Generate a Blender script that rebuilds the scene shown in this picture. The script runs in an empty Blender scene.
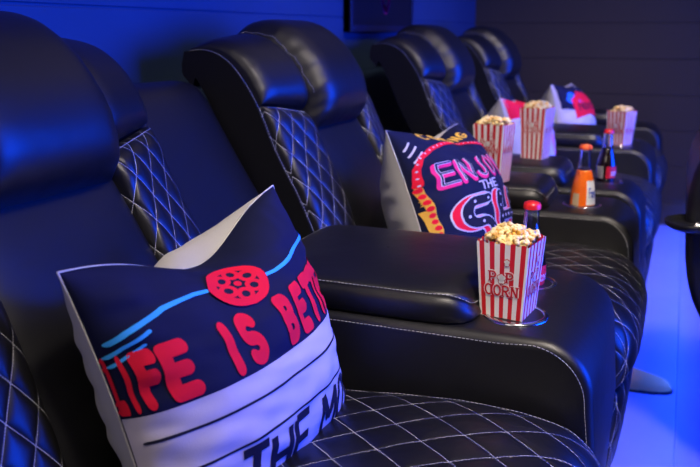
import bpy, bmesh, math, random
import numpy as np
from mathutils import Vector, Matrix, noise
D=bpy.data; SC=bpy.context.scene; COL=SC.collection
rnd=random.Random(7)
R=math.radians
# ---------------------------------------------------------------- camera
cam=D.cameras.new('camera'); camo=D.objects.new('camera',cam); COL.objects.link(camo)
cam.sensor_width=36; cam.lens=800/700*36; cam.clip_start=.02
camo.location=(0,0,1.09)
camo.rotation_euler=(R(90-14.07),0,R(22.285))
cam.dof.use_dof=True; cam.dof.focus_distance=1.27; cam.dof.aperture_fstop=5.0
SC.camera=camo
# ---------------------------------------------------------------- world, light, exposure
w=D.worlds.new('world'); SC.world=w; w.use_nodes=True
w.node_tree.nodes['Background'].inputs[0].default_value=(.02,.03,.12,1)
w.node_tree.nodes['Background'].inputs[1].default_value=.3
SC.view_settings.view_transform='Standard'; SC.view_settings.look='None'
SC.view_settings.exposure=-0.15; SC.view_settings.gamma=1; SC.view_settings.use_curve_mapping=False
BLUE=(.0,.055,1.0); 
def area(name,loc,aim,sx,sy,power,color):
    l=D.lights.new(name,'AREA'); l.shape='RECTANGLE'; l.size=sx; l.size_y=sy; l.energy=power; l.color=color
    o=D.objects.new(name,l); COL.objects.link(o); o.location=loc
    o.rotation_euler=(Vector(aim)-Vector(loc)).to_track_quat('-Z','Y').to_euler(); return o
area('blue_front_light',(2.86,2.15,1.35),(-1.2,2.0,1.35),3.6,1.8,285,BLUE).data.spread=R(112)
area('blue_wash_light',(1.45,4.86,1.75),(.4,0,1.0),1.7,.9,26,BLUE)
area('ceiling_soft_light',(-.1,2.9,2.46),(-.1,2.9,0),1.7,2.4,3,(1,.80,.70))
area('rear_ceiling_light',(.1,.2,2.46),(.0,.5,0),2.0,1.6,8.5,(1,.85,.74))
area('downlight',(.30,.45,2.44),(-.28,1.35,.7),.25,.25,6.5,(1,.87,.75)).data.spread=R(60)
area('downlight',(.35,1.5,2.44),(-.48,2.55,.7),.25,.25,5.5,(1,.87,.75)).data.spread=R(60)
area('downlight',(.35,2.7,2.44),(-.35,3.9,.75),.25,.25,7,(1,.87,.75)).data.spread=R(65)
area('near_side_light',(-.75,-1.1,2.1),(-.6,.8,.6),.7,.5,6,(1,.88,.78))
area('floor_strip_light',(.155,2.75,.17),(.0,2.75,.0),4.6,.04,22,(.008,.06,1.0)).data.spread=R(110)
# ---------------------------------------------------------------- materials
def mat(name,base=(.5,.5,.5),rough=.5,**k):
    m=D.materials.new(name); m.use_nodes=True; b=m.node_tree.nodes['Principled BSDF']
    b.inputs['Base Color'].default_value=(*base,1); b.inputs['Roughness'].default_value=rough
    for kk,v in k.items():
        b.inputs[kk.replace('_',' ')].default_value=v
    return m
class NT:
    def __init__(s,m): s.t=m.node_tree; s.b=s.t.nodes['Principled BSDF']
    def n(s,typ,**k):
        x=s.t.nodes.new(typ)
        for a,v in k.items(): setattr(x,a,v)
        return x
    def l(s,a,b): s.t.links.new(a,b)
    def m(s,op,a,b=None,c=None):
        x=s.n('ShaderNodeMath',operation=op)
        for i,v in enumerate((a,b,c)):
            if v is None: continue
            if isinstance(v,(int,float)): x.inputs[i].default_value=v
            else: s.l(v,x.inputs[i])
        return x.outputs[0]
    def mix(s,f,a,b):
        x=s.n('ShaderNodeMix',data_type='RGBA')
        s.l(f,x.inputs[0]) if not isinstance(f,(int,float)) else setattr(x.inputs[0],'default_value',f)
        for i,v in ((6,a),(7,b)):
            if isinstance(v,tuple): x.inputs[i].default_value=(*v,1)
            else: s.l(v,x.inputs[i])
        return x.outputs[2]
    def bump(s,h,st,dist=.002,nrm=None):
        x=s.n('ShaderNodeBump'); x.inputs['Strength'].default_value=st; x.inputs['Distance'].default_value=dist
        s.l(h,x.inputs['Height'])
        if nrm: s.l(nrm,x.inputs['Normal'])
        return x.outputs[0]
def leather_bump(N):
    tc=N.n('ShaderNodeTexCoord'); v=N.n('ShaderNodeTexVoronoi'); v.inputs['Scale'].default_value=420; N.l(tc.outputs['Object'],v.inputs['Vector'])
    n=N.n('ShaderNodeTexNoise'); n.inputs['Scale'].default_value=9; n.inputs['Detail'].default_value=3; N.l(tc.outputs['Object'],n.inputs['Vector'])
    b=N.bump(v.outputs['Distance'],.12,.0006)
    return N.bump(n.outputs['Fac'],.25,.01,b)
def leather(name,base=(.004,.004,.005),rough=.43):
    m=mat(name,base,rough,Specular_IOR_Level=.65); N=NT(m); N.l(leather_bump(N),N.b.inputs['Normal']); return m
LEA=leather('black_leather')
LEAS=leather('black_leather_side',(.004,.004,.005),.55); LEAS.node_tree.nodes['Principled BSDF'].inputs['Specular IOR Level'].default_value=.3
def quilt(name,a,b,wd=.0006):
    m=mat(name,(.004,.004,.005),.43,Specular_IOR_Level=.65); N=NT(m)
    uv=N.n('ShaderNodeUVMap'); sp=N.n('ShaderNodeSeparateXYZ'); N.l(uv.outputs[0],sp.inputs[0])
    u=N.m('DIVIDE',sp.outputs[0],a); v=N.m('DIVIDE',sp.outputs[1],b)
    p=N.m('ADD',u,v); q=N.m('SUBTRACT',u,v)
    sc=1/math.hypot(1/a,1/b)                    # metres per unit of p
    def dist(x): return N.m('MULTIPLY',N.m('ABSOLUTE',N.m('SUBTRACT',N.m('FRACT',N.m('ADD',x,100.5)),.5)),sc)
    dp,dq=dist(p),dist(q)
    dash=lambda x: N.m('GREATER_THAN',N.m('FRACT',N.m('MULTIPLY',N.m('ADD',x,100),13)),.28)
    lp=N.m('MULTIPLY',N.m('LESS_THAN',dp,wd),dash(q)); lq=N.m('MULTIPLY',N.m('LESS_THAN',dq,wd),dash(p))
    line=N.m('MAXIMUM',lp,lq)
    col=N.mix(line,(.004,.004,.005),(.55,.55,.57)); N.l(col,N.b.inputs['Base Color'])
    d=N.m('MINIMUM',dp,dq); h=N.m('SUBTRACT',1,N.m('POWER',2.718,N.m('MULTIPLY',d,-260)))
    nb=N.bump(h,.55,.004,leather_bump(N)); N.l(nb,N.b.inputs['Normal'])
    rr=N.m('MULTIPLY_ADD',line,.4,.4); N.l(rr,N.b.inputs['Roughness'])
    return m
QA,QB=.050,.082
QS,QT=.078,.094
QUILT=quilt('quilted_leather_back',QA,QB)
QSEAT=quilt('quilted_leather_seat',QS,QT,.0006)
THREAD=mat('white_thread',(.5,.5,.5),.7)
STEEL=mat('steel',(.6,.6,.62),.18,Metallic=1.0)
CUPIN=mat('cup_well',(.05,.05,.055),.3,Metallic=.8)
PLAS=mat('black_plastic',(.01,.01,.011),.35)
def paint(name,base,rough=.5):
    m=mat(name,base,rough); N=NT(m); tc=N.n('ShaderNodeTexCoord')
    n=N.n('ShaderNodeTexNoise'); n.inputs['Scale'].default_value=3; n.inputs['Detail'].default_value=5; N.l(tc.outputs['Object'],n.inputs['Vector'])
    c=N.mix(n.outputs['Fac'],tuple(x*.85 for x in base),tuple(x*1.15 for x in base)); N.l(c,N.b.inputs['Base Color'])
    N.l(N.bump(n.outputs['Fac'],.2,.002),N.b.inputs['Normal']); return m
WALLP=paint('blue_grey_paint',(.030,.056,.105)); WALLD=paint('dim_wall_paint',(.052,.036,.020),.6)  # second paint: the far wall's weaker blue light is put into its colour
CEIL=paint('dark_ceiling_paint',(.04,.04,.05)); 
FLOORM=paint('polished_floor',(.30,.32,.50),.25)
def fabric(name,base,rough=.85):
    m=mat(name,base,rough,Specular_IOR_Level=.2); N=NT(m); tc=N.n('ShaderNodeTexCoord')
    n=N.n('ShaderNodeTexNoise'); n.inputs['Scale'].default_value=600; N.l(tc.outputs['Object'],n.inputs['Vector'])
    N.l(N.bump(n.outputs['Fac'],.25,.0008),N.b.inputs['Normal']); return m
BEIGE=fabric('beige_cloth',(.56,.54,.50))
NAVY=fabric('navy_print',(.007,.009,.040)); 
PRED=fabric('red_print',(.85,.010,.035)); PINK=fabric('pink_print',(.85,.03,.20)); CYAN=fabric('cyan_print',(.05,.42,.85))
PWHITE=fabric('white_print',(.62,.60,.66)); PBLACK=fabric('black_print',(.012,.012,.03)); PYEL=fabric('yellow_print',(.85,.48,.06))
PORG=fabric('orange_print',(.75,.16,.02)); PBLUE=fabric('blue_print',(.02,.16,.75)); PLAV=fabric('lavender_print',(.56,.51,.58))
# ---------------------------------------------------------------- helpers
def link(name,me,m,parent=None,smooth=True):
    if m is not None:
        for x in (m if isinstance(m,(list,tuple)) else [m]): me.materials.append(x)
    if smooth:
        for p in me.polygons: p.use_smooth=True
    o=D.objects.new(name,me); COL.objects.link(o)
    if parent: o.parent=parent
    return o
def tag(o,label=None,cat=None,group=None,kind=None):
    if label: o['label']=label
    if cat: o['category']=cat
    if group: o['group']=group
    if kind: o['kind']=kind
    return o
def thing(name,label,cat,loc=(0,0,0),rz=0,group=None):
    o=D.objects.new(name,None); COL.objects.link(o); o.empty_display_size=.05
    o.location=loc; o.rotation_euler=(0,0,rz); return tag(o,label,cat,group)
class MB:
    def __init__(s): s.v=[]; s.f=[]; s.uv=[]; s.mi=[]
    def add(s,V,F,uv=None,mi=0):
        b=len(s.v); s.v+=[tuple(map(float,x)) for x in V]; s.f+=[tuple(i+b for i in f) for f in F]
        s.uv+=(list(uv) if uv is not None else [(0,0)]*len(V)); s.mi+=[mi]*len(F); return s
    def box(s,x0,x1,y0,y1,z0,z1,mi=0):
        V=[(x,y,z) for x in (x0,x1) for y in (y0,y1) for z in (z0,z1)]
        return s.add(V,[(0,1,3,2),(4,6,7,5),(0,4,5,1),(2,3,7,6),(0,2,6,4),(1,5,7,3)],mi=mi)
    def grid(s,P,uv=None,mi=0,closed=False,flip=False):
        nu,nv=len(P),len(P[0]); F=[]
        for i in range(nu-1 if not closed else nu):
            for j in range(nv-1):
                a=i*nv+j; b=((i+1)%nu)*nv+j; q=(a,b,b+1,a+1); F.append(q[::-1] if flip else q)
        return s.add([p for r in P for p in r],F,[x for r in uv for x in r] if uv is not None else None,mi)
    def lathe(s,prof,c=(0,0,0),n=40,mi=0):
        P=[[(c[0]+r*math.cos(t),c[1]+r*math.sin(t),c[2]+z) for r,z in prof] for t in [2*math.pi*i/n for i in range(n)]]
        return s.grid(P,mi=mi,closed=True)
    def tube(s,pts,r,n=8,mi=0,closed=False):
        pts=[Vector(p) for p in pts]; P=[]
        for i,p in enumerate(pts):
            if closed: d=pts[(i+1)%len(pts)]-pts[i-1]
            else: d=pts[min(i+1,len(pts)-1)]-pts[max(i-1,0)]
            d.normalize(); u=d.orthogonal().normalized() if abs(d.z)>.9 else d.cross(Vector((0,0,1))).normalized(); v=d.cross(u)
            P.append([p+u*(r*math.cos(t))+v*(r*math.sin(t)) for t in [2*math.pi*k/n for k in range(n+1)]])
        return s.grid(P,mi=mi,closed=closed)
    def obj(s,name,m,parent=None,smooth=True,bevel=0,seg=3,merge=False,sharp=None):
        c=getattr(s,'cuts',[])
        if len(c)>1:                                     # every seam is a part of its own
            c=c+[(len(s.v),len(s.f))]; out=[]
            for (v0,f0),(v1,f1) in zip(c[:-1],c[1:]):
                if f1==f0: continue
                q=MB(); q.v=s.v[v0:v1]; q.uv=s.uv[v0:v1]; q.mi=s.mi[f0:f1]; q.f=[tuple(i-v0 for i in f) for f in s.f[f0:f1]]
                out.append(q.obj(name,m,parent,smooth))
            return out
        me=D.meshes.new(name); me.from_pydata(s.v,[],s.f); 
        l=me.uv_layers.new(name='UVMap')
        for lp in me.loops: l.data[lp.index].uv=s.uv[lp.vertex_index]
        for p,i in zip(me.polygons,s.mi): p.material_index=i
        bm=bmesh.new(); bm.from_mesh(me)
        if merge: bmesh.ops.remove_doubles(bm,verts=bm.verts,dist=1e-5)
        bmesh.ops.recalc_face_normals(bm,faces=bm.faces); bm.to_mesh(me); bm.free()
        o=link(name,me,m,parent,smooth)
        if bevel:
            b=o.modifiers.new('b','BEVEL'); b.width=bevel; b.segments=seg; b.limit_method='ANGLE'; b.angle_limit=R(40)
            if smooth: o.modifiers.new('w','WEIGHTED_NORMAL')
        elif sharp: me.set_sharp_from_angle(angle=R(sharp))
        return o
def smoothpts(P,n):
    """catmull-rom resample, roughly equal arc length"""
    P=[np.array(p,float) for p in P]; Q=[2*P[0]-P[1]]+P+[2*P[-1]-P[-2]]; out=[]
    for i in range(1,len(Q)-2):
        for t in np.linspace(0,1,24,endpoint=False):
            a,b,c,d=Q[i-1:i+3]
            out.append(.5*((2*b)+(-a+c)*t+(2*a-5*b+4*c-d)*t*t+(-a+3*b-3*c+d)*t**3))
    out.append(P[-1]); out=np.array(out)
    s=np.r_[0,np.cumsum(np.linalg.norm(np.diff(out,axis=0),axis=1))]
    t=np.linspace(0,s[-1],n); return np.stack([np.interp(t,s,out[:,k]) for k in range(out.shape[1])],1)
class Prof:
    """side profile in x,z; at(s)->point, normal pointing to the sitter"""
    def __init__(s,P):
        s.p=smoothpts(P,400); s.L=float(np.linalg.norm(np.diff(s.p,axis=0),axis=1).sum())
        d=np.gradient(s.p,axis=0); d/=np.linalg.norm(d,axis=1)[:,None]; s.n=np.stack([d[:,1],-d[:,0]],1)
        k=np.ones(15)/15
        s.t=np.linspace(0,s.L,400)
    def at(s,q):
        x=np.interp(q,s.t,s.p[:,0]);z=np.interp(q,s.t,s.p[:,1]);nx=np.interp(q,s.t,s.n[:,0]);nz=np.interp(q,s.t,s.n[:,1])
        ex=q-s.L if q>s.L else (q if q<0 else 0)
        m=math.hypot(nx,nz); return x-nz/m*ex, z+nx/m*ex, nx/m, nz/m
    def s_at_z(s,z): return float(s.t[int(np.argmin(np.abs(s.p[:300,1]-z)))])
def stitch(mb,pts,r=.0006,dash=.0045,gap=.0025):
    mb.cuts=getattr(mb,'cuts',[])+[(len(mb.v),len(mb.f))]
    pts=smoothpts(pts,max(2,len(pts)*3)) if len(pts)>2 else np.array(pts,float)
    s=np.r_[0,np.cumsum(np.linalg.norm(np.diff(pts,axis=0),axis=1))]; x=0
    at=lambda t: np.array([np.interp(t,s,pts[:,k]) for k in range(3)])
    while x+dash<s[-1]:
        a,b=at(x),at(x+dash); d=b-a; L=np.linalg.norm(d)
        if L>1e-6:
            d/=L; u=np.cross(d,[0.3,.5,.8]); u/=np.linalg.norm(u); v=np.cross(d,u)
            c=[u*r,v*r,-u*r,-v*r]
            mb.add([a+k for k in c]+[b+k for k in c],[(0,1,5,4),(1,2,6,5),(2,3,7,6),(3,0,4,7),(3,2,1,0),(4,5,6,7)])
        x+=dash+gap
def patch(name,prof,sa,sb,ya,yb,h,m,parent,nu=40,nv=50,back=.03,pu=4,pv=4,diam=None,gather=0,hv=None,ha=None,mb=None,flat=.5):
    """puffed leather panel lying on a profile; ya,yb may be functions of v in 0..1. returns (obj, P)"""
    fy=lambda f,t: f(t) if callable(f) else f
    def P(a,b,lift=0,off=None):
        t=(b+1)/2; y0,y1=fy(ya,t),fy(yb,t); y=y0+(y1-y0)*(a+1)/2
        s0,s1=fy2(sa,(a+1)/2),fy2(sb,(a+1)/2); s=s0+(s1-s0)*t
        x,z,nx,nz=prof.at(s)
        e=max(0,(1-abs(a)**pu))**flat*max(0,(1-abs(b)**pv))**flat
        o=h*e*(hv(b) if hv else 1)*(ha(a) if ha else 1)
        if gather:
            o*=1-gather*(.5+.5*math.sin(s*95+a*3)+.35*math.sin(s*230))*min(1,abs(a)**10*1.3)
            o*=1-gather*.5*(.5+.5*math.sin(y*120))*abs(b)**14
        if diam:
            A,B=diam; p=y/A+s/B; q=y/A-s/B
            o+=.0025*(abs(math.sin(math.pi*p)*math.sin(math.pi*q)))**.5*e-.002
        if off is not None: o=off
        o+=lift
        return (x+nx*o,y,z+nz*o),(y,s)
    fy2=fy
    A=[math.sin(math.pi/2*x) for x in np.linspace(-1,1,nu)]; B=[math.sin(math.pi/2*x) for x in np.linspace(-1,1,nv)]
    if diam: # more even spacing
        A=[.6*x+.4*y for x,y in zip(A,np.linspace(-1,1,nu))]; B=[.6*x+.4*y for x,y in zip(B,np.linspace(-1,1,nv))]
    F=[[P(a,b) for b in B] for a in A]; K=[[P(a,b,off=-back) for b in B] for a in A]
    if diam:                                          # unroll the cloth so that the quilting runs straight over the rounded edges
        mid=nu//2
        for j in range(nv):
            for rng in (range(mid+1,nu),range(mid-1,-1,-1)):
                sg=1 if rng.step>0 else -1; y=F[mid][j][1][0]
                for i in rng:
                    y+=sg*math.dist(F[i][j][0],F[i-sg][j][0]); F[i][j]=(F[i][j][0],(y,F[i][j][1][1]))
    k=MB(); k.grid([[q[0] for q in r] for r in F],[[q[1] for q in r] for r in F])
    k.grid([[q[0] for q in r] for r in K],[[q[1] for q in r] for r in K])
    rim=[(i,0) for i in range(nu)]+[(nu-1,j) for j in range(1,nv)]+[(i,nv-1) for i in range(nu-2,-1,-1)]+[(0,j) for j in range(nv-2,-1,-1)]
    k.grid([[F[i][j][0],K[i][j][0]] for i,j in rim],[[F[i][j][1],K[i][j][1]] for i,j in rim])
    return k.obj(name,m,parent,merge=True,sharp=80),P
# ---------------------------------------------------------------- setting
def planks(name,axis,pos,a0,a1,z0,z1,thick,m,first=.145,ph=.2,gap=.006):
    mb=MB(); zs=[z for z in np.arange(first-ph*3,z1+ph,ph)]
    for z in zs:
        lo,hi=max(z0,z+gap/2),min(z1,z+ph-gap/2)
        if hi<=lo: continue
        if axis=='x': mb.box(min(pos,pos-thick),max(pos,pos-thick),a0,a1,lo,hi)
        else: mb.box(a0,a1,min(pos,pos+thick),max(pos,pos+thick),lo,hi)
    b=thick
    if axis=='x': mb.box(min(pos-b*.35,pos-b*3),max(pos-b*.35,pos-b*3),a0,a1,z0,z1)
    else: mb.box(a0,a1,min(pos+b*.35,pos+b*3),max(pos+b*.35,pos+b*3),z0,z1)
    o=mb.obj(name,m,smooth=False,bevel=.0015,seg=1); return tag(o,kind='structure')
XW,YF=-1.2,4.93
planks('wall_left','x',XW,-1.5,YF,0,2.5,.012,WALLP)
planks('wall_far','y',YF,XW-.036,2.9,0,2.5,.012,WALLD)
tag(MB().box(2.9,2.98,-1.5,YF,0-.2,2.5).obj('wall_right',WALLD,smooth=False),kind='structure')
tag(MB().box(XW-.036,2.98,-1.58,-1.5,-.2,2.5).obj('wall_near',WALLD,smooth=False),kind='structure')
tag(MB().box(XW-.036,2.98,-1.58,YF+.04,2.5,2.58).obj('ceiling',CEIL,smooth=False),kind='structure')
tag(MB().box(XW-.036,.07,-1.5,YF,-.2,0).obj('floor',FLOORM,smooth=False,bevel=.006),kind='structure')
tag(MB().box(.07,2.9,-1.5,YF,-.2,-.03).obj('floor_lower',FLOORM,smooth=False),kind='structure')
tag(MB().box(.0705,.077,-1.5,YF-.02,-.03,-.004).obj('trim_1',FLOORM,smooth=False,bevel=.002),kind='structure')
tag(MB().box(XW,XW+.014,-1.5,YF,0,.12).obj('baseboard_left',WALLP,smooth=False,bevel=.003),kind='structure')
tag(MB().box(XW+.014,2.9,YF-.014,YF,-.03,.12).obj('baseboard_far',WALLD,smooth=False,bevel=.003),kind='structure')
# ---------------------------------------------------------------- recliner
BACK=Prof([(-.655,.44),(-.672,.50),(-.717,.612),(-.766,.724),(-.826,.834),(-.869,.933),(-.915,1.005),(-.955,1.042),(-1.00,1.058),(-1.055,1.055)])
SEAT=Prof([(-.110,.10),(-.092,.20),(-.080,.34),(-.082,.43),(-.105,.472),(-.15,.492),(-.27,.500),(-.45,.485),(-.72,.45)])
LEGW=.314
def shell(parent,w=LEGW):
    """thick back shell: front follows the profile, rear parallel"""
    n=50; fr=[BACK.at(s)[:2] for s in np.linspace(0,BACK.L,n)]
    out=[(x-.012,z-.006) for x,z in fr]
    rear=[(x-.13 if z<.95 else max(x-.13,-1.075),z-.03) for x,z in fr]
    rear=[(max(-1.08,x-.135-.0*z),z-(.035 if z>1 else 0)) for x,z in fr]
    rear=[(max(x,-1.075),z) for x,z in rear]
    poly=out+rear[::-1]
    mb=MB(); V=[(x,-w,z) for x,z in poly]+[(x,w,z) for x,z in poly]; N=len(poly)
    F=[tuple(range(N))[::-1],tuple(range(N,2*N))]+[(i,(i+1)%N,N+(i+1)%N,N+i) for i in range(N)]
    mb.add(V,F); o=mb.obj('back_shell',LEAS,parent,bevel=.012,seg=3); return o
def armbody(mb,x0,x1,y0,y1,z0,z1,rf=.09,rt=.025):
    """long arm box with a rounded front top and softened long edges"""
    side=[]; 
    for k in range(13):
        t=math.pi/2*k/12; side.append((x1-rf+rf*math.sin(t)*1.0,z1-rf+rf*math.cos(t)))
    prof=[(x0,z1)]+[(x0+(x1-rf-x0)*i/10,z1) for i in range(1,10)]+side+[(x1+.012,z1-rf-.12),(x1+.008,z1-rf-.25),(x1-.02,z0)]
    prof=[p for p in prof]
    ys=[]
    for k in range(7): 
        t=math.pi/2*k/6; ys.append((y0+rt-rt*math.cos(t),-(rt-rt*math.sin(t))))
    ys=ys+[(y0+(y1-y0)*f,0.006*math.sin(math.pi*f)) for f in (.15,.25,.35,.5,.65,.75,.85)]+[(y1-(a-y0),b) for a,b in ys[::-1]]
    pr=np.array(prof); d=np.gradient(pr,axis=0); d/=np.linalg.norm(d,axis=1)[:,None]; nn=np.stack([-d[:,1],d[:,0]],1)
    P=[[(x+n_[0]*o,y,z+n_[1]*o) for (x,z),n_ in zip(prof,nn)] for y,o in ys]
    mb.grid(P)
    # sides and rear and bottom closing
    for row,fl in ((P[0],0),(P[-1],1)):
        y=row[0][1]; 
        V=list(row)+[(x,y,z0) for x,_,_ in row]; n=len(row)
        mb.add(V,[(i,i+1,n+i+1,n+i) for i in range(n-1)])
    r0=[p[0] for p in P]; mb.add(r0+[(p[0],p[1],z0) for p in r0],[(i,i+1,len(r0)+i+1,len(r0)+i) for i in range(len(r0)-1)])
    r1=[(p[-1][0],p[-1][1],z0) for p in P]; r2=[(p[0][0],p[0][1],z0) for p in P]
    mb.add(r1+r2,[(i,i+1,len(r1)+i+1,len(r1)+i) for i in range(len(r1)-1)])
    return prof
def cut(o,cyls):
    """sink round wells in a mesh for good; the cutter does not stay in the scene"""
    mb=MB()
    for (x,y,r,z0,z1) in cyls: mb.lathe([(0,z0),(r,z0),(r,z1),(0,z1)],(x,y,0),32)
    c=mb.obj('cutter',None,merge=True); c.parent=o.parent
    m=o.modifiers.new('x','BOOLEAN'); m.object=c; m.operation='DIFFERENCE'; m.solver='EXACT'
    dg=bpy.context.evaluated_depsgraph_get(); dg.update(); me=D.meshes.new_from_object(o.evaluated_get(dg))
    o.modifiers.remove(m); o.data=me; D.objects.remove(c)
    me.set_sharp_from_angle(angle=R(45))
def holder(parent,x,y,z):
    mb=MB(); mb.lathe([(.0455,-.002),(.0455,.0035),(.0475,.005),(.054,.0045),(.0560,.002),(.0565,-.003),(.0475,-.003)],(x,y,z),48)
    o=mb.obj('cup_holder',STEEL,parent,merge=True)
    MB().lathe([(.0475,0),(.0462,-.001),(.0455,-.074),(0,-.076)],(x,y,z),40).obj('cup_well',CUPIN,o if parent.parent is None else parent,merge=True)
def pad(parent,x0,x1,y0,y1,z0,z1,name='armrest_pad'):
    """puffy lid with rounded front corners and a stitched edge"""
    cx_,cy_=(x0+x1)/2,(y0+y1)/2; hx,hy=(x1-x0)/2,(y1-y0)/2; n=72
    def ring(k,z,ins):
        out=[]; q=(hx-ins)/hx
        for i in range(n):
            t=2*math.pi*i/n; c,s=math.cos(t),math.sin(t); e=9 if c>0 else 12
            r=(abs(c)**e+abs(s)**e)**(-1/e)
            out.append((cx_+(hx-ins)*r*c,cy_+(hy-ins)*r*s,z0+(z-z0)*(1-.70*(max(0,(r*c*q-.82)/.18))**2)))
        return out
    H=z1-z0
    L=[(z0,.004),(z0+.1*H,0),(z0+.45*H,-.002),(z0+.72*H,.001),(z0+.76*H,.006),(z0+.80*H,.005),(z0+.88*H,.012),(z0+.94*H,.024),(z1-.0012,.045),(z1+.002,.075),(z1+.004,.11)]
    P=[ring(0,z,i) for z,i in L]; mb=MB(); mb.grid([[p[i%n] for p in P] for i in range(n+1)])
    T0=P[-1]; T=[T0]+[[(cx_+(a-cx_)*f,cy_+(b-cy_)*f,c+.002*(1-f*f)) for a,b,c in T0] for f in (.8,.6,.4,.2,.02)]; mb.grid([[p[i%n] for p in T] for i in range(n+1)]); mb.add(P[0],[tuple(range(n))[::-1]])
    o=mb.obj(name,LEA,parent,merge=True)
    s=MB(); rr=ring(0,z0+.815*H,.0055); rr.append(rr[0]); stitch(s,[(a,b,c+.0008) for a,b,c in rr]); s.obj('stitching',THREAD,o if parent.parent is None else parent,smooth=False)
def armseam(mb,prof,y,x0=-.75):
    pts=[(x,y,z) for x,z in prof if x>x0 or z<.4]; stitch(mb,pts)
def recliner(yc,label,arms=()):
    """seat centred on yc; arms: list of (y0,y1,holder y)"""
    t=thing('recliner',label,'recliner',(-.4,yc,0),group=None)
    off=D.objects.new('recliner_body',None)
    def loc(o):
        for q in (o if isinstance(o,list) else [o]): q.location=(.4,0,0)
        return o
    D.objects.remove(off)
    loc(shell(t))
    loc(MB().box(-.85,-.12,-.25,.25,.03,.26).obj('base',PLAS,t,bevel=.02))
    S=BACK.s_at_z; Ltop=BACK.L-.004
    for sg in (-1,1):
        yo=lambda tt,sg=sg: sg*.310
        yi=lambda tt,sg=sg: sg*(.160-.012*tt)          # bolsters narrow toward the seat
        yi2=lambda tt,sg=sg: sg*(.140-.004*tt)
        su=lambda a,sg=sg: S(.925)-(0.0 if True else 0)
        # a runs from the smaller y to the larger y
        lo,hi=(yi,yo) if sg>0 else (yo,yi)
        sin_=S(.900); sout=S(.932)
        sb=(lambda a: sin_+(sout-sin_)*a) if sg>0 else (lambda a: sout+(sin_-sout)*a)
        q,P=patch('quilted_bolster',BACK,.02,sb,lo,hi,.050,QUILT,t,52,96,.02,6,12,(QA,QB),ha=lambda a,sg=sg:.70-.30*a*sg,hv=lambda b:.78+.22*b); loc(q)
        lo,hi=(yi2,yo) if sg>0 else (yo,yi2)
        sb2=lambda a,f=sb: f(a)+.004
        q2,P2=patch('upper_bolster',BACK,sb2,Ltop,lo,hi,.064,LEA,t,48,60,.02,6,6,gather=.14,ha=lambda a,sg=sg:.72-.28*a*sg,hv=lambda b:1-.70*max(0,(b+.3)/1.3)**1.3); loc(q2)
        s=MB(); stitch(s,[P(a,.975,.0015)[0] for a in np.linspace(-.93,.93,14)])
        stitch(s,[P2(-sg*.90,b,.0012)[0] for b in np.linspace(-.85,.97,26)])
        o_=.0018
        pts=[]
        for ss in np.linspace(.02,BACK.L-.01,40):
            x,z,nx,nz=BACK.at(ss); pts.append((x-.010+nx*.004,sg*(LEGW+.0006),z-.008+nz*.003))
        stitch(s,pts)
        loc(s.obj('stitching',THREAD,t,smooth=False))
    hd,PH=patch('headrest',BACK,S(.855),Ltop-.005,-.150,.150,.100,LEA,t,64,64,.015,7,3.6,gather=.13,hv=lambda b:1-.40*max(0,(b+.2)/1.2)**1.5); loc(hd)
    s=MB()
    for sg in (-1,1): stitch(s,[PH(sg*.95,b,.0012)[0] for b in np.linspace(-.5,.93,30)])
    loc(s.obj('stitching',THREAD,t,smooth=False))
    lb,_=patch('lumbar_cushion',BACK,.03,S(.885),-.172,.172,.030,LEA,t,40,50,.02,4,4); loc(lb)
    # seat and footrest
    W=.288
    sc,PS=patch('seat_cushion',SEAT,.265,SEAT.L,-W,W,.056,QSEAT,t,90,110,.05,4.5,9,(QS,QT)); loc(sc)
    ft,PF=patch('footrest',SEAT,.0,.259,-W,W,.034,QSEAT,t,70,50,.05,4.5,6,(QS,QT)); loc(ft)
    s=MB()
    for sg in (-1,1):
        stitch(s,[PS(sg*.93,b,.0012)[0] for b in np.linspace(-.95,.6,30)])
        stitch(s,[PF(sg*.93,b,.0012)[0] for b in np.linspace(-.95,.95,12)])
    loc(s.obj('stitching',THREAD,t,smooth=False))
    for (y0,y1,yh) in arms:
        a=D.objects.new('armrest',None)
        mb=MB(); pr=armbody(mb,-.80,-.080,y0-yc,y1-yc,.04,.618,rt=.018)
        ab=mb.obj('armrest',LEA,t,merge=True,sharp=60); loc(ab)
        D.objects.remove(a)
        cut_parent(ab,(-.232 if yh<2.4 else -.205,yh-yc))
        pad(ab,-.72,-.315,y0-yc+.008,y1-yc-.008,.619,.684)
        s=MB()
        for y in (y0-yc-.0002,y1-yc+.0002): armseam(s,[(x,z-.013) if x<-.165 else (x-.012,z-.009) for x,z in pr[:-1]],y)
        s.obj('stitching',THREAD,ab,smooth=False)
    return t
def cut_parent(o,*xy,zt=.619):
    cut(o,[(x,y,.0465,.52,.75) for x,y in xy])
    for x,y in xy: holder(o,x,y,zt)
def console(y0,y1,hs,label):
    yc=(y0+y1)/2; t=thing('center_console',label,'console',(-.4,yc,0)); loc=lambda o: setattr(o,'location',(.4,0,0)) or o
    mb=MB(); pr=armbody(mb,-.80,-.082,y0-yc,y1-yc,.04,.630,rt=.018)
    b=mb.obj('console_body',LEA,t,merge=True,sharp=60); loc(b)
    cut_parent(b,*[(x,y-yc) for x,y in hs],zt=.631)
    pad(b,-.70,-.278,y0-yc+.008,y1-yc-.008,.631,.690,'console_lid')
    s=MB()
    for y in (y0-yc-.0002,y1-yc+.0002): armseam(s,[(x,z-.013) if x<-.172 else (x-.012,z-.009) for x,z in pr[:-1]],y)
    s.obj('stitching',THREAD,b,smooth=False)
    cb=Prof([(-.76,.54),(-.80,.60),(-.865,.705),(-.93,.808),(-1.01,.94),(-1.04,.968),(-1.10,.975)])
    q,_=patch('console_back',cb,0,cb.L,y0-yc+.004,y1-yc-.004,.016,LEA,t,24,40,.09,8,12); loc(q)
    return t
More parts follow.
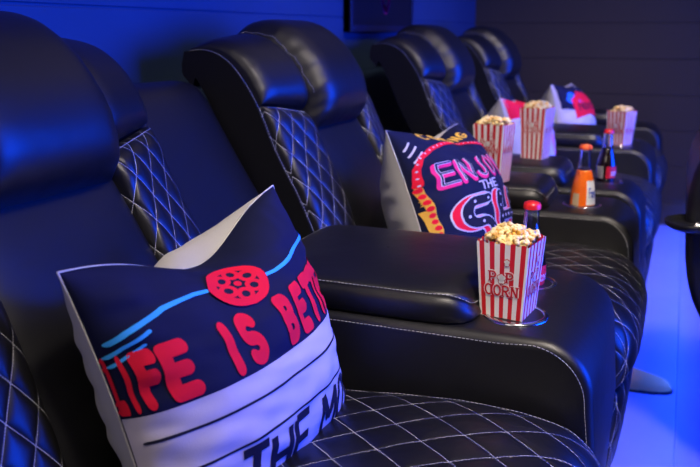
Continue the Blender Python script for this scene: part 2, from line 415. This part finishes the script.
recliner(.868,'black leather recliner nearest the camera, with the large movie marquee pillow on it')
console(1.178,1.592,[(-.224,1.277),(-.238,1.462)],'wide black console with a lid and two cup holders, right behind the nearest pillow')
recliner(1.912,'black leather recliner with the beige-sided neon lettering pillow on it',[(2.172,2.452,2.29)])
recliner(3.125,'third black leather recliner from the camera, behind the striped popcorn boxes',[(2.552,2.832,2.69)])
console(3.42,3.832,[(-.225,3.55),(-.205,3.72)],'distant black console holding the farthest popcorn box in its cup holder')
recliner(4.125,'farthest black leather recliner, next to the dark plank wall',[(4.418,4.70,4.56)])
# ---------------------------------------------------------------- strokes and printed decals
def arc(cx_,cy_,rx,ry,a0,a1,n=14): return [(cx_+rx*math.cos(R(a)),cy_+ry*math.sin(R(a))) for a in np.linspace(a0,a1,n)]
G={ 's':[arc(.4,1.05,.4,.35,40,270)+arc(.4,.35,.4,.35,90,-140)], # glyphs in a 1 wide x 1.4 high cell
'L':[[(0,1.4),(0,0),(.8,0)]],'I':[[(.35,0),(.35,1.4)]],'F':[[(0,0),(0,1.4),(.8,1.4)],[(0,.75),(.65,.75)]],
'E':[[(.8,0),(0,0),(0,1.4),(.8,1.4)],[(0,.72),(.7,.72)]],'S':[[(.78,1.4),(.3,1.4)]+arc(.28,1.07,.28,.33,90,270,9)+[(.5,.74)]+arc(.5,.37,.28,.37,90,-90,9)+[(0,0)]],
'B':[[(0,0),(0,1.4),(.4,1.4)]+arc(.4,1.06,.33,.34,90,-90)+[(.0,.72)],[(.4,.72)]+arc(.4,.36,.4,.36,90,-90)+[(0,0)]],
'T':[[(0,1.4),(.9,1.4)],[(.45,1.4),(.45,0)]],'R':[[(0,0),(0,1.4),(.4,1.4)]+arc(.4,1.04,.35,.36,90,-90)+[(0,.68)],[(.35,.68),(.8,0)]],
'H':[[(0,0),(0,1.4)],[(.8,0),(.8,1.4)],[(0,.7),(.8,.7)]],'M':[[(0,0),(0,1.4),(.5,.5),(1,1.4),(1,0)]],'O':[arc(.42,.7,.42,.7,0,360,28)],
'V':[[(0,1.4),(.42,0),(.84,1.4)]],'N':[[(0,0),(0,1.4),(.75,0),(.75,1.4)]],'J':[[(.65,1.4),(.65,.4)]+arc(.33,.38,.32,.38,0,-170)],
'Y':[[(0,1.4),(.4,.7),(.8,1.4)],[(.4,.7),(.4,0)]],'W':[[(0,1.4),(.25,0),(.5,1.0),(.75,0),(1,1.4)]],'P':[[(0,0),(0,1.4),(.4,1.4)]+arc(.4,1.0,.38,.4,90,-90)+[(0,.6)]],
'C':[arc(.45,.7,.45,.7,55,305,20)],'A':[[(0,0),(.42,1.4),(.84,0)],[(.16,.5),(.68,.5)]],'G':[arc(.45,.7,.45,.7,50,330,20)+[(.86,.6),(.5,.6)]],'K':[[(0,0),(0,1.4)],[(.8,1.4),(0,.6),(.8,0)]],
'D':[[(0,0),(0,1.4),(.3,1.4)]+arc(.3,.7,.5,.7,90,-90,16)+[(0,0)]],'U':[[(0,1.4),(0,.45)]+arc(.4,.42,.4,.42,180,360)+[(.8,1.4)]],'0':[arc(.4,.7,.4,.7,0,360,28)],
'c':[arc(.4,.4,.4,.4,50,310,16)],'o':[arc(.4,.4,.4,.4,0,360,20)],'a':[arc(.4,.4,.4,.4,0,360,20),[(.8,.8),(.8,0)]],'l':[[(.2,0),(.2,1.4)]],'-':[[(.1,.5),(.6,.5)]],'n':[[(0,0),(0,.8)],[(0,.5)]+arc(.35,.45,.35,.35,180,0)+[(.7,0)]],'t':[[(.3,1.2),(.3,0)],[(0,.85),(.6,.85)]],
}
def strokes2d(paths,wd,step=.1,cap=10,rnd_cap=True):
    """polylines -> list of convex 2D polygons (quads + discs), split into short pieces so that they can bend"""
    polys=[]; h=wd/2
    for p in paths:
        for a,b in zip(p[:-1],p[1:]):
            L=math.hypot(b[0]-a[0],b[1]-a[1]); 
            if L<1e-9: continue
            dx,dy=(b[0]-a[0])/L,(b[1]-a[1])/L; n=max(1,int(math.ceil(L/step))); m=max(1,int(math.ceil(wd/step)))
            for i in range(n):
                for j in range(m):
                    q=[]
                    for (t,s) in ((i,j),(i+1,j),(i+1,j+1),(i,j+1)):
                        t=L*t/n; s=-h+wd*s/m; q.append((a[0]+dx*t-dy*s,a[1]+dy*t+dx*s))
                    polys.append(q)
        if rnd_cap:
            for c in p: polys+=disc2d(c,h,h)
    return polys
def disc2d(c,rx,ry,n=14,rings=2):
    out=[]
    for k in range(rings):
        r0,r1=k/rings,(k+1)/rings
        for i in range(n):
            a,b=2*math.pi*i/n,2*math.pi*(i+1)/n
            q=[(c[0]+rx*r*math.cos(t),c[1]+ry*r*math.sin(t)) for r,t in ((r0,a),(r1,a),(r1,b),(r0,b))]
            out.append(q if k else q[1:3]+[q[0]])
    return out
def ringpoly(c,r0,r1,n=24,a0=0,a1=360,m=1):
    return [[(c[0]+r*math.cos(R(t)),c[1]+r*math.sin(R(t))) for r,t in ((r0,a),(r1,a),(r1,b),(r0,b))] for a,b in zip(np.linspace(a0,a1,n+1)[:-1],np.linspace(a0,a1,n+1)[1:])]
def decal(name,polys,fn,m,parent,clip=None):
    mb=MB()
    for q in polys:
        if clip and not all(clip(*p) for p in q): continue
        mb.add([fn(*p) for p in q],[tuple(range(len(q)))])
    if not mb.v: return None
    return mb.obj(name,m,parent,merge=True)
def text2d(s,wd,x,y,sx,sy,adv=1.18,step=.12,rc=True,ox=0,oy=0,space=.6,widths={'I':.85,'M':1.15,'W':1.15,'l':.5,'-':.8}):
    """returns polys in target units; x,y left baseline, sx,sy size of one cell unit"""
    out=[]; cx_=0
    for ch in s:
        if ch==' ': cx_+=space; continue
        for q in strokes2d(G[ch],wd,step,rnd_cap=rc): out.append([(x+(cx_+px+ox)*sx,y+(py+oy)*sy) for px,py in q])
        cx_+=adv*widths.get(ch,1)
    return out
# ---------------------------------------------------------------- pillows
class Pillow:
    def __init__(s,name,label,c,yaw,lean,roll,th,hs,hv,front,chop=(.05,.35,.036),seed=1,wr=.0035,group=None,corner=0.0):
        N=np.array([math.cos(yaw)*math.cos(lean),math.sin(yaw)*math.cos(lean),math.sin(lean)])
        U=np.cross([0,0,1],N); U/=np.linalg.norm(U); V=np.cross(N,U); c_,s_=math.cos(roll),math.sin(roll)
        s.U,s.V,s.N=c_*U+s_*V,-s_*U+c_*V,N; s.th,s.hs,s.hv,s.chop,s.seed,s.wr=th,hs,hv,chop,seed,wr
        s.lift0=-.3; s.t=thing(name,label,'pillow',c,group=group); s.corner=corner
        n=110; A=[math.sin(math.pi/2*x) for x in np.linspace(-1,1,n)]
        A=[.75*a+.25*b for a,b in zip(A,np.linspace(-1,1,n))]
        F=[[s.P(u,v) for v in A] for u in A]; uv=[[(u,v) for v in A] for u in A]
        s.front=MB().grid(F,uv).obj('front_cover',front,s.t,merge=True)
        s.back=MB().grid([[s.P(u,v,side=-1) for v in A] for u in A],uv).obj('back_cover',BEIGE,s.t,merge=True)
        mb=MB(); e=[(u,-1) for u in A]+[(1,v) for v in A[1:]]+[(u,1) for u in A[::-1][1:]]+[(-1,v) for v in A[::-1][1:-1]]
        mb.tube([s.P(u,v) for u,v in e],.0016,6,closed=True).obj('seam',BEIGE,s.t)
    def P(s,u,v,lift=0.0,side=1):
        x=s.hs*u*(1-.06*(1-v*v)); y=s.hv*v*(1-.06*(1-u*u)); e=max(0,(1-u*u)*(1-v*v))
        t=s.th*e**.52*(1 if side>0 else 1.2)
        uc,wd,dp=s.chop; g=math.exp(-((u-uc)/wd)**2)
        if v>0:
            d=dp*g*v**3
            if side>0: y-=d
            else:
                k=min(1,max(0,(u-s.lift0)/.4)); y-=d*(1-.7*k*k*(3-2*k)*min(1,(1-v)/.10)**.5)
            if side>0: t-=dp*.8*math.exp(-((u-uc)/(wd*.7))**2)*max(0,v-.35)*e**.5
        # corner folds and cloth wrinkles
        p=Vector((u*2.2+s.seed*3.1,v*2.2,side*2.0))
        wv=noise.noise(p)*1.6+noise.noise(p*2.7)*.8+noise.noise(Vector((u*3+v*9,v*3-u*2,s.seed)))*.9
        edge=math.sin(v*26+4*noise.noise(Vector((v*3,s.seed,1))))*max(0,abs(u)-.72)**1.2*7+math.sin(u*24+3*noise.noise(Vector((u*3,s.seed,5))))*max(0,abs(v)-.75)**1.2*6
        t+=s.wr*(wv+edge)*min(1,e*5)
        q=s.U*x+s.V*y+s.N*(side*t)
        if lift:
            h=.004; 
            a=np.array(s.P(min(1,u+h),v))-np.array(s.P(max(-1,u-h),v)); b=np.array(s.P(u,min(1,v+h)))-np.array(s.P(u,max(-1,v-h)))
            n=np.cross(a,b); L=np.linalg.norm(n); n=n/L if L>1e-12 else s.N
            q=q+n*lift
        return tuple(q)
    def dec(s,name,polys,m,lvl=1,label=None):
        o=decal(name,polys,lambda u,v: s.P(max(-.9993,min(.9993,u)),max(-.9993,min(.9993,v)),.0007*lvl+.0004),m,s.front,clip=lambda u,v: abs(u)<.9994 and abs(v)<.9994)
        if o and label: o['label']=label
        return o
def band(pts_top,pts_bot,n=50,m=6):
    """area between two curves v(u)"""
    us=np.linspace(pts_top[0][0],pts_top[-1][0],n)
    T=np.interp(us,[p[0] for p in pts_top],[p[1] for p in pts_top]); B=np.interp(us,[p[0] for p in pts_bot],[p[1] for p in pts_bot]); out=[]
    for i in range(n-1):
        for j in range(m):
            f,g=j/m,(j+1)/m
            out.append([(us[i],B[i]+(T[i]-B[i])*f),(us[i+1],B[i+1]+(T[i+1]-B[i+1])*f),(us[i+1],B[i+1]+(T[i+1]-B[i+1])*g),(us[i],B[i]+(T[i]-B[i])*g)])
    return out
def line(p,wd,step=.03): return strokes2d([p],wd,step,rnd_cap=True)
# marquee pillow: navy above, pale letter board below
p1=Pillow('throw_pillow','large navy and white throw pillow with red LIFE IS lettering and a film reel',(-.5526,.893,.65),-.2019,.2666,.0982,.1237,.2023,.2015,NAVY,chop=(.03,.52,.052),seed=2)
p1.dec('letter_board',band([(-.999,.045),(.999,.045)],[(-.999,-.99),(.999,-.99)],110,44),PLAV,1,'pale lower half of the print')
p1.dec('board_line',line([(u,-.125) for u in np.linspace(-.97,.97,50)],.018)+line([(u,-.375) for u in np.linspace(-.97,.97,50)],.018)+line([(u,-.82) for u in np.linspace(-.97,.97,50)],.018),PBLACK,2,'thin dark lines across the pale board')
LS=.105
def put(P_,txt,u,v,sx,sy,wd,m,lvl,name,**k): return P_.dec(name,text2d(txt,wd,u,v,sx,sy,**k),m,lvl)
x=-1.02
for ch,u,cw in (('L',-.996,.014),('I',-.972,.030),('F',-.915,.075),('E',-.80,.125),('I',-.475,.12),('s',-.315,.12),('B',.045,.12),('E',.24,.12),('T',.42,.12),('T',.57,.12),('E',.72,.12),('R',.86,.10)):
    put(p1,ch,u,.115,cw,.200,.50,PRED,2,'lettering',step=.18)
reel=[]; rc=(-.09,.645); 
reel+=ringpoly(rc,.135,.19,36)
for k in range(6):
    a=R(60*k+20); reel+=ringpoly((rc[0]+.098*math.cos(a),rc[1]+.098*math.sin(a)),.026,.056,16)
reel+=disc2d(rc,.026,.026)
p1.dec('film_reel',[[((px-rc[0])*1.25+rc[0],py) for px,py in q] for q in reel],PRED,4)
p1.dec('film_reel_backing',[[((px-rc[0])*1.25+rc[0],py) for px,py in q] for q in disc2d(rc,.19,.19,24,4)],PBLACK,3)
p1.dec('streak',line([(-.97,.52),(-.9,.56),(-.68,.64),(-.45,.675),(-.15,.67),(.24,.60),(.5,.60),(.93,.63)],.030)+line([(-.985,.44),(-.93,.48),(-.81,.535)],.022)+line([(-.985,.38),(-.93,.42),(-.85,.465)],.018),CYAN,2,'cyan curved streaks')
put(p1,'THE MOVIES',-.54,-.78,.20,.245,.27,PBLACK,2,'lettering',adv=1.15,rc=False,step=.1)
# neon pillow
p2=Pillow('throw_pillow','navy throw pillow with a beige side and neon ENJOY and SHOW lettering',(-.505,1.885,.676),-.14,.40,-.06,.130,.198,.205,NAVY,chop=(.0,.5,.030),seed=5)
put(p2,'ENJOY',-.80,.23,.23,.18,.34,PINK,2,'lettering',adv=1.2,oy=-.12,ox=-.08)
put(p2,'ENJOY',-.80,.23,.23,.18,.16,PWHITE,3,'lettering',adv=1.2)
put(p2,'ENJOY',-.80,.23,.23,.18,.08,NAVY,4,'lettering',adv=1.2)
put(p2,'THE',-.35,.06,.12,.07,.22,PWHITE,2,'lettering')
for m,l,wd,dx,k in ((PWHITE,2,  .46,-.06,'ox'),(PRED,3,.39,-.06,'ox'),(PWHITE,4,.35,.07,'ox'),(PBLACK,5,.28,.07,'ox')):
    put(p2,'SHOW',-.70,-.58,.50,.38,wd,m,l,'lettering',adv=1.3,ox=dx)
bulbs=[]
cxx=-.70+.07*.50
for ch,adv in (('S',1.3),('H',1.3),('O',1.3),('W',1)):
    for p in G[ch]:
        for x_,y_ in (smoothpts([(a,b) for a,b in p],7 if len(p)>3 else 5)): bulbs+=disc2d((cxx+x_*.50,-.58+y_*.38),.020,.017,10,1)
    cxx+=adv*.50
p2.dec('bulb_print',bulbs,PWHITE,6,'white bulb dots in the big letters')
arcl=[(-.97,.30),(-.95,.48),(-.88,.60),(-.72,.68),(-.5,.74),(-.2,.78),(.1,.76),(.4,.68),(.7,.55)]
p2.dec('arch_print',line(arcl,.05),PRED,2,'red arch with pale dots')
p2.dec('arch_print',[d for x_,y_ in smoothpts(arcl,26) for d in disc2d((x_,y_),.010,.010,8,1)],PWHITE,3)
edg=[(-.985,.25),(-.97,.1),(-.955,-.1),(-.95,-.3),(-.94,-.6),(-.93,-.9)]
p2.dec('edge_print',line(edg,.07),PYEL,2,'yellow and red rope border'); p2.dec('edge_print',[d for x_,y_ in smoothpts(edg,16) for d in disc2d((x_+.01,y_),.022,.03,8,1)],PRED,3)
put(p2,'COMING',-.70,.83,.16,.07,.34,PYEL,2,'lettering',adv=1.25)
p2.dec('streak',line([(-.965,.72),(-.90,.80)],.018)+line([(-.955,.64),(-.86,.74)],.018)+line([(-.94,.56),(-.84,.66)],.018),PWHITE,2,'three short pale streaks')
# red and popcorn print pillow
p3=Pillow('throw_pillow','small-looking throw pillow with red top print, half hidden behind two popcorn boxes',(-.565,3.11,.662),.08,.30,-.10,.135,.185,.190,PLAV,chop=(-.1,.45,.030),seed=9)
p3.dec('red_print',band([(-.99,.99),(.9,.99)],[(-.99,.55),(.9,.50)],40,8),PRED,1); p3.dec('banner_print',line([(-.9,.45),(-.3,.35),(.3,.3)],.06),PBLACK,1)
st=[]
for k in range(6): st+=line([(-.12+.21*k,.20),(-.10+.19*k,-.2),(-.06+.165*k,-.95)],.085)
p3.dec('stripe_print',st,PINK,1,'pink and white popcorn stripes')
p3.dec('popcorn_print',[d for k in range(26) for d in disc2d((-.1+rnd.random()*1.0,.24+rnd.random()*.14),.06,.05,8,1)],PWHITE,2)
# ticket pillow
p4=Pillow('throw_pillow','farthest throw pillow, blue, red and lavender with its pale side turned left',(-.51,4.11,.66),-.12,.25,-.04,.125,.190,.190,PLAV,chop=(-.1,.5,.004),seed=12)
p4.dec('navy_print',band([(-.97,.97),(.97,.97)],[(-.97,.35),(.97,-.3)],40,14),NAVY,1)
p4.dec('blue_print',[d for k in range(8) for d in disc2d((-.75+.06*k,.55+.12*math.sin(k)),.10,.10,10,1)],PBLUE,2)
p4.dec('red_print',band([(-.75,.55),(-.3,.8),(.6,.6)],[(-.75,.05),(-.3,.10),(.6,.0)],30,8),PRED,3)
put(p4,'MOVIE',-.6,.25,.14,.12,.3,PBLACK,4,'lettering')
p4.dec('dot_print',[d for k in range(24) for d in disc2d((-.7+1.2*rnd.random(),-.15-.6*rnd.random()),.03,.03,8,1)],PWHITE,2)
# ---------------------------------------------------------------- popcorn boxes
def stripemat():
    m=mat('striped_card',(.8,.8,.8),.45); N=NT(m); uv=N.n('ShaderNodeUVMap'); sp=N.n('ShaderNodeSeparateXYZ'); N.l(uv.outputs[0],sp.inputs[0])
    f=N.m('FRACT',N.m('MULTIPLY',sp.outputs[0],5)); g=N.m('LESS_THAN',N.m('ABSOLUTE',N.m('SUBTRACT',f,.5)),.235)
    N.l(N.mix(g,(.80,.77,.72),(.62,.012,.018)),N.b.inputs['Base Color']); return m
STRIPE=stripemat(); CARDW=mat('white_card',(.80,.77,.72),.5); CARDR=mat('red_ink',(.60,.012,.018),.45)
def popmat():
    m=mat('popcorn',(.8,.7,.4),.6); N=NT(m); tc=N.n('ShaderNodeTexCoord'); n=N.n('ShaderNodeTexNoise'); n.inputs['Scale'].default_value=75; n.inputs['Detail'].default_value=2
    N.l(tc.outputs['Object'],n.inputs['Vector']); r=N.n('ShaderNodeValToRGB'); e=r.color_ramp.elements
    e[0].position=.36; e[0].color=(.82,.42,.03,1); e[1].position=.56; e[1].color=(.92,.76,.38,1); N.l(n.outputs['Fac'],r.inputs[0]); N.l(r.outputs[0],N.b.inputs['Base Color'])
    N.b.inputs['Subsurface Weight'].default_value=.15; N.b.inputs['Subsurface Radius'].default_value=(.004,.003,.002); return m
POP=popmat()
def ico():
    bm=bmesh.new(); bmesh.ops.create_icosphere(bm,subdivisions=2,radius=1); V=np.array([v.co[:] for v in bm.verts]); F=[tuple(v.index for v in f.verts) for f in bm.faces]; bm.free(); return V,F
IV,IF=ico()
def kernels(name,W,H0,n,seed,label,loc,rz,peak=.020):
    r_=random.Random(seed); mb=MB()
    for i in range(n):
        x=(r_.random()*2-1)*(W-.007); y=(r_.random()*2-1)*(W-.007); d=max(abs(x),abs(y))/W
        z=H0-.006+peak*(1-d**2.2)*r_.uniform(.55,1.05)
        k=r_.uniform(.8,1.15)
        for j in range(r_.randint(4,6)):
            dv=np.array([r_.gauss(0,1) for _ in range(3)]); dv/=np.linalg.norm(dv); c=np.array([x,y,z])+dv*.0048*k; rr=r_.uniform(.0028,.0046)*k
            sd=r_.random()*50
            V=[c+v*rr*(1+.28*noise.noise(Vector(v*1.7)+Vector((sd,0,0)))) for v in IV]; mb.add(V,IF)
    o=mb.obj(name,POP); o.location=loc; o.rotation_euler=(0,0,rz); return tag(o,label,'popcorn',group='popcorn heaped in the boxes',kind='stuff')
def serif(s,wd,x,y,sx,sy,adv=1.25):
    out=[]; cx_=0
    for ch in s:
        if ch==' ': cx_+=1.2; continue
        for q in strokes2d(G[ch],wd,.5,rnd_cap=False): out.append([(x+(cx_+a)*sx,y+b*sy) for a,b in q])
        bars={'P':[(0,0),(0,1.4)],'R':[(0,0),(0,1.4),(.8,0)],'N':[(0,0),(.0,1.4),(.75,1.4)]}.get(ch,[])
        for bx,by in bars:
            for q in strokes2d([[(bx-.26,by),(bx+.26,by)]],wd*.55,.5,rnd_cap=False): out.append([(x+(cx_+a)*sx,y+b*sy) for a,b in q])
        cx_+=adv
    return out
def popbox(loc,rz,label,plabel,H=.188,T=.0445,B=.0325,detail=True,seed=1,peak=.026,letter=True):
    t=thing('popcorn_box',label,'popcorn box',loc,rz,None)
    def face(k,u,z,o=0.0):  # k side, u 0..1, z 0..1
        h=B+(T-B)*z+o; a=(u*2-1)*(B+(T-B)*z); c,s=[(1,0),(0,1),(-1,0),(0,-1)][k]
        x,y=a,-h; return (x*c-y*s,x*s+y*c,H*z)
    mb=MB(); nu=41
    for k in range(4):
        for o,zz in ((0,0),(-.0009,0)):
            P=[]; 
            for i in range(nu):
                u=i/(nu-1); top=1-.018*abs(math.cos(math.pi*5*u))**2
                P.append([face(k,u,z*top,o) for z in np.linspace(0,1,6)])
            mb.grid(P,[[(i/(nu-1),z) for z in np.linspace(0,1,6)] for i in range(nu)])
    mb.add([(-B,-B,.001),(B,-B,.001),(B,B,.001),(-B,B,.001)],[(0,1,2,3)])
    bx=mb.obj('box',STRIPE,t,smooth=False)
    for k in range(4):
        fz=.635
        def fn(l): return lambda a,b: face(k,.5+a,fz+b*.0,l) if False else face(k,.5+a,fz+b,l)
        W1,W2=[('POP',.105,.085,-.255),('CORN',.112,.085,-.275)]
        # POP with a popped kernel as its O
        for m,l,ex in ((CARDW,.0007,.26),(CARDR,.0012,0)):
            out=[]
            hz=.075
            out+=serif('P P',.25+ex,-.245,.012,.150,.062,1.15)
            out+=serif('CORN',.25+ex,-.345,-.115,.155,.066,1.22)
            bm_=MB(); 
            for q in out: bm_.add([fn(l)(*p) for p in q],[tuple(range(len(q)))])
            bm_.obj('lettering',m,bx,smooth=False)
        kb=MB(); cl=[(0,.03,.045),(-.035,.042,.034),(.035,.042,.034),(-.02,.012,.03),(.022,.012,.03),(0,.055,.028)]
        sc=H/(2*T)
        for dx,dy in ((0,0),(.10,.165)):
            s_=1.25 if dx==0 else .85
            for m_,g,l in ((1,.014,.0010),(0,0,.0015)):
                for a,b,r_ in cl:
                    for q in disc2d((dx+a*s_,dy+b*s_),r_*s_+g,(r_*s_+g)/sc,12,1): kb.add([fn(l)(*p) for p in q],[tuple(range(len(q)))],mi=m_)
        for q in strokes2d([[(.0,.105),(.02,.13),(.05,.14)]],.010,.5): kb.add([fn(.0012)(*p) for p in q],[tuple(range(len(q)))],mi=1)
        kb.obj('kernel_emblem',[CARDW,CARDR],bx,smooth=False)
    kernels('popcorn',T-.001,H*.985,120 if detail else 60,seed,plabel,loc,rz,peak)
    return t
popbox((-.238,1.286,.575),R(-8),'red and white striped popcorn box in the nearest cup holder','popcorn heaped in the box in the nearest cup holder',seed=3)
popbox((-.468,2.19,.688),R(-10),'striped popcorn box on an armrest, left of the two beside the pillows','popcorn heaped in the left of the two boxes on armrests',detail=False,seed=4,H=.163,B=.036)
popbox((-.435,2.69,.686),R(-10),'striped popcorn box on an armrest, right of the two beside the pillows','popcorn heaped in the right of the two boxes on armrests',detail=False,seed=5,H=.168,B=.036)
popbox((-.225,3.55,.588),R(-24),'farthest striped popcorn box, alone in a console cup holder','popcorn heaped in the farthest box',detail=False,seed=6)
# ---------------------------------------------------------------- bottles
GLASS=mat('clear_glass',(.9,.95,1),.03,Transmission_Weight=1.0,IOR=1.45)
COLA=mat('cola',(.012,.004,.003),.08,Coat_Weight=.6); ORANGE=mat('orange_soda',(1.0,.17,.012),.15,Coat_Weight=.6)
REDCAP=mat('red_cap',(.75,.02,.02),.3); ORCAP=mat('orange_cap',(.85,.13,.03),.3); REDL=mat('red_label',(.70,.01,.02),.4); WHL=mat('white_label',(.75,.75,.8),.4); BLUL=mat('blue_ink',(.02,.08,.5),.4)
def bottle(loc,label,kind,rz=0):
    t=thing('soda_bottle',label,'bottle',loc,rz,None); t.scale=(1.05,1.05,1.22) if kind=='cola' else (1.15,1.15,1.22)
    if kind=='cola': pr=[(.0,.002),(.026,.0),(.0285,.006),(.0275,.035),(.0262,.050),(.0275,.068),(.0295,.088),(.0290,.104),(.024,.124),(.0165,.148),(.0135,.168),(.0128,.186),(.0140,.190),(.0128,.194)]
    else: pr=[(.0,.002),(.028,.0),(.0305,.006),(.0305,.045),(.0290,.075),(.0255,.105),(.020,.130),(.0155,.150),(.0135,.170),(.0128,.186),(.0140,.190),(.0128,.194)]
    sp=smoothpts(pr[1:],48); sp=[(0,.002)]+[tuple(p) for p in sp]+[(0,.194)]
    
    lv=.150 if kind=='cola' else .142
    li=[(r,z) for r,z in sp[:-1] if z<lv]; up=[(r,z) for r,z in sp[:-1] if z>=lv-.003]; up=[(r+.0001,z) for r,z in up]+[(r-.0018,z) for r,z in up[::-1]]; up.append(up[0])
    MB().lathe(up,n=40).obj('glass_neck',GLASS,t,merge=True)
    li=li+[(0,li[-1][1])]
    MB().lathe(li,n=40).obj('liquid',COLA if kind=='cola' else ORANGE,t,merge=True)
    n=42; P=[]
    for i in range(n):
        f=1+.05*(i%2); a=2*math.pi*i/n
        P.append([(r*ff*math.cos(a),r*ff*math.sin(a),z) for r,z,ff in ((.0152,.187,f),(.0150,.192,f),(.0138,.1965,1),(.010,.198,1),(0,.1983,1))])
    MB().grid(P,closed=True).obj('cap',REDCAP if kind=='cola' else ORCAP,t)
    def rad(z): return float(np.interp(z,[p[1] for p in sp[1:-1]],[p[0] for p in sp[1:-1]]))
    def cyl(a,z,l=.0): r=rad(z)+.0006+l; return (r*math.cos(a),r*math.sin(a),z)
    if kind=='cola':
        lab=MB().grid([[cyl(a,z) for z in np.linspace(.070,.102,5)] for a in np.linspace(-1.5,1.1,30)]).obj('label',REDL,t)
        tx=text2d('coca-cola',.22,-.95,.079,.155,.011,adv=1.05)
        decal('lettering',tx,lambda a,b: cyl(a,b,.0004),WHL,lab)
        MB().grid([[cyl(a,z) for z in np.linspace(.070,.102,5)] for a in np.linspace(-2.6,-1.75,12)]).obj('label',mat('grey_label',(.35,.33,.32),.5),t)
    else:
        lab=MB().grid([[cyl(a,z) for z in np.linspace(.062,.118,8)] for a in np.linspace(-1.15,.25,24)]).obj('label',WHL,t)
        tx=text2d('Fanta',.26,-.92,.080,.20,.014,adv=1.05)
        decal('lettering',tx,lambda a,b: cyl(a,b,.0004),BLUL,lab)
        MB().grid([[cyl(a,z) for z in np.linspace(.055,.088,6)] for a in np.linspace(-2.35,-1.75,12)]).obj('label',mat('tan_label',(.55,.42,.25),.5),t)
    return t
bottle((-.236,1.462,.548),'glass cola bottle with a red cap, standing behind the nearest popcorn box','cola')
bottle((-.232,2.29,.550),'orange soda bottle with an orange cap in an armrest cup holder','orange')
bottle((-.205,2.69,.550),'dark cola bottle just behind the orange soda bottle','cola')
# ---------------------------------------------------------------- wall picture
t=thing('framed_picture','dark framed picture hanging on the blue plank wall above the recliners','picture',(XW+.012,3.24,1.10))
MB().box(-.010,.014,-.38,.38,-.006,.95).obj('backing',mat('picture_black',(.006,.006,.012),.3),t,smooth=False)
fr=MB(); fr.box(-.010,.022,-.38,-.355,-.006,.95); fr.box(-.010,.022,.355,.38,-.006,.95); fr.box(-.010,.022,-.355,.355,-.006,.02); fr.box(-.010,.022,-.355,.355,.925,.95)
fr.obj('frame',mat('frame_black',(.012,.012,.03),.3),t,smooth=False,bevel=.002)
neon=mat('pink_ink',(.7,.02,.2),.4); bm_=MB()
for q in strokes2d([[(a*.12-.03,.080+b*.14) for a,b in p] for p in G['0']],.028,.05): bm_.add([(.0147,a,b) for a,b in q],[tuple(range(len(q)))])
bm_.obj('lettering',neon,t,smooth=False)
# ---------------------------------------------------------------- front row (right edge)
def front_recliner(y,label):
    t=thing('front_recliner',label,'recliner',(.380,y,-.03)); w=.30
    pr=smoothpts([(-.02,.10),(-.10,.22),(-.20,.34),(-.315,.52),(-.345,.70),(-.335,.83),(-.27,.93),(-.19,.96),(-.10,.90),(-.08,.72),(.06,.42),(.10,.2),(.05,.1)],60)
    mb=MB(); k=9; N=len(pr); c=np.array([-.1,.5]); P=[]
    for i in range(k+1):
        y_=-w+2*w*i/k
        e=1-.0*abs(2*i/k-1)**6; P.append([(c[0]+(p[0]-c[0])*e,y_,c[1]+(p[1]-c[1])*e) for p in pr])
    mb.grid(P); mb.add(P[0],[tuple(range(N))]); mb.add(P[-1],[tuple(range(N))[::-1]])
    mb.obj('backrest',LEA,t,merge=True,bevel=.02)
    MB().box(-.05,.62,-.29,.29,.30,.46).obj('seat_cushion',LEA,t,bevel=.05,seg=4)
    MB().box(.0,.55,-.28,.28,.0,.30).obj('base',PLAS,t,bevel=.02)
    for s in (-1,1): MB().box(-.05,.60,s*.36-.06,s*.36+.06,.05,.60).obj('armrest',LEA,t,bevel=.045,seg=4)
    return t
ft_=front_recliner(2.22,'dark front-row recliner back at the right edge, beside the blue-lit aisle')
mb=MB(); mb.lathe([(0,.0),(.05,.0),(.063,.008),(.066,.018),(.062,.020),(.058,.010),(0,.007)],(-.325,-.32,.695),40); tr=mb.obj('tray',PLAS,ft_)
MB().tube([(-.325,-.32,.700),(-.29,-.33,.690),(-.25,-.31,.67),(-.22,-.27,.66)],.012,12).obj('tray_arm',STEEL,ft_)
# invented footwear form standing in for a brown blur on the aisle floor
t=thing('blur_stand_in','brown blur on the blue-lit aisle floor, built as an invented footwear form','blur_stand_in',(-.075,2.52,0),R(-4))
SH=mat('blur_brown',(.85,.36,.10),.8); mb=MB(); P=[]
for i in range(25):
    f=i/24; x=-.13+.26*f; wd=(.036+.012*math.sin(math.pi*(f*1.1)))*max(.05,(1-abs(2*f-1)**6))**.5; hh=(.075-.045*f)*max(.08,1-abs(2*f-1)**10)**.5
    P.append([(x,wd*math.cos(a),.008+hh*max(0,math.sin(a))) for a in np.linspace(0,math.pi,14)])
mb.grid(P); mb.obj('blur_top',SH,t)
V=[]; n=30
out=[(.135*math.cos(a),.046*math.sin(a)*(1+.1*math.cos(a))) for a in [2*math.pi*i/n for i in range(n)]]
MB().add([(x,y,0) for x,y in out]+[(x,y,.010) for x,y in out],[tuple(range(n))[::-1],tuple(range(n,2*n))]+[(i,(i+1)%n,n+(i+1)%n,n+i) for i in range(n)]).obj('blur_base',PLAS,t,sharp=40)
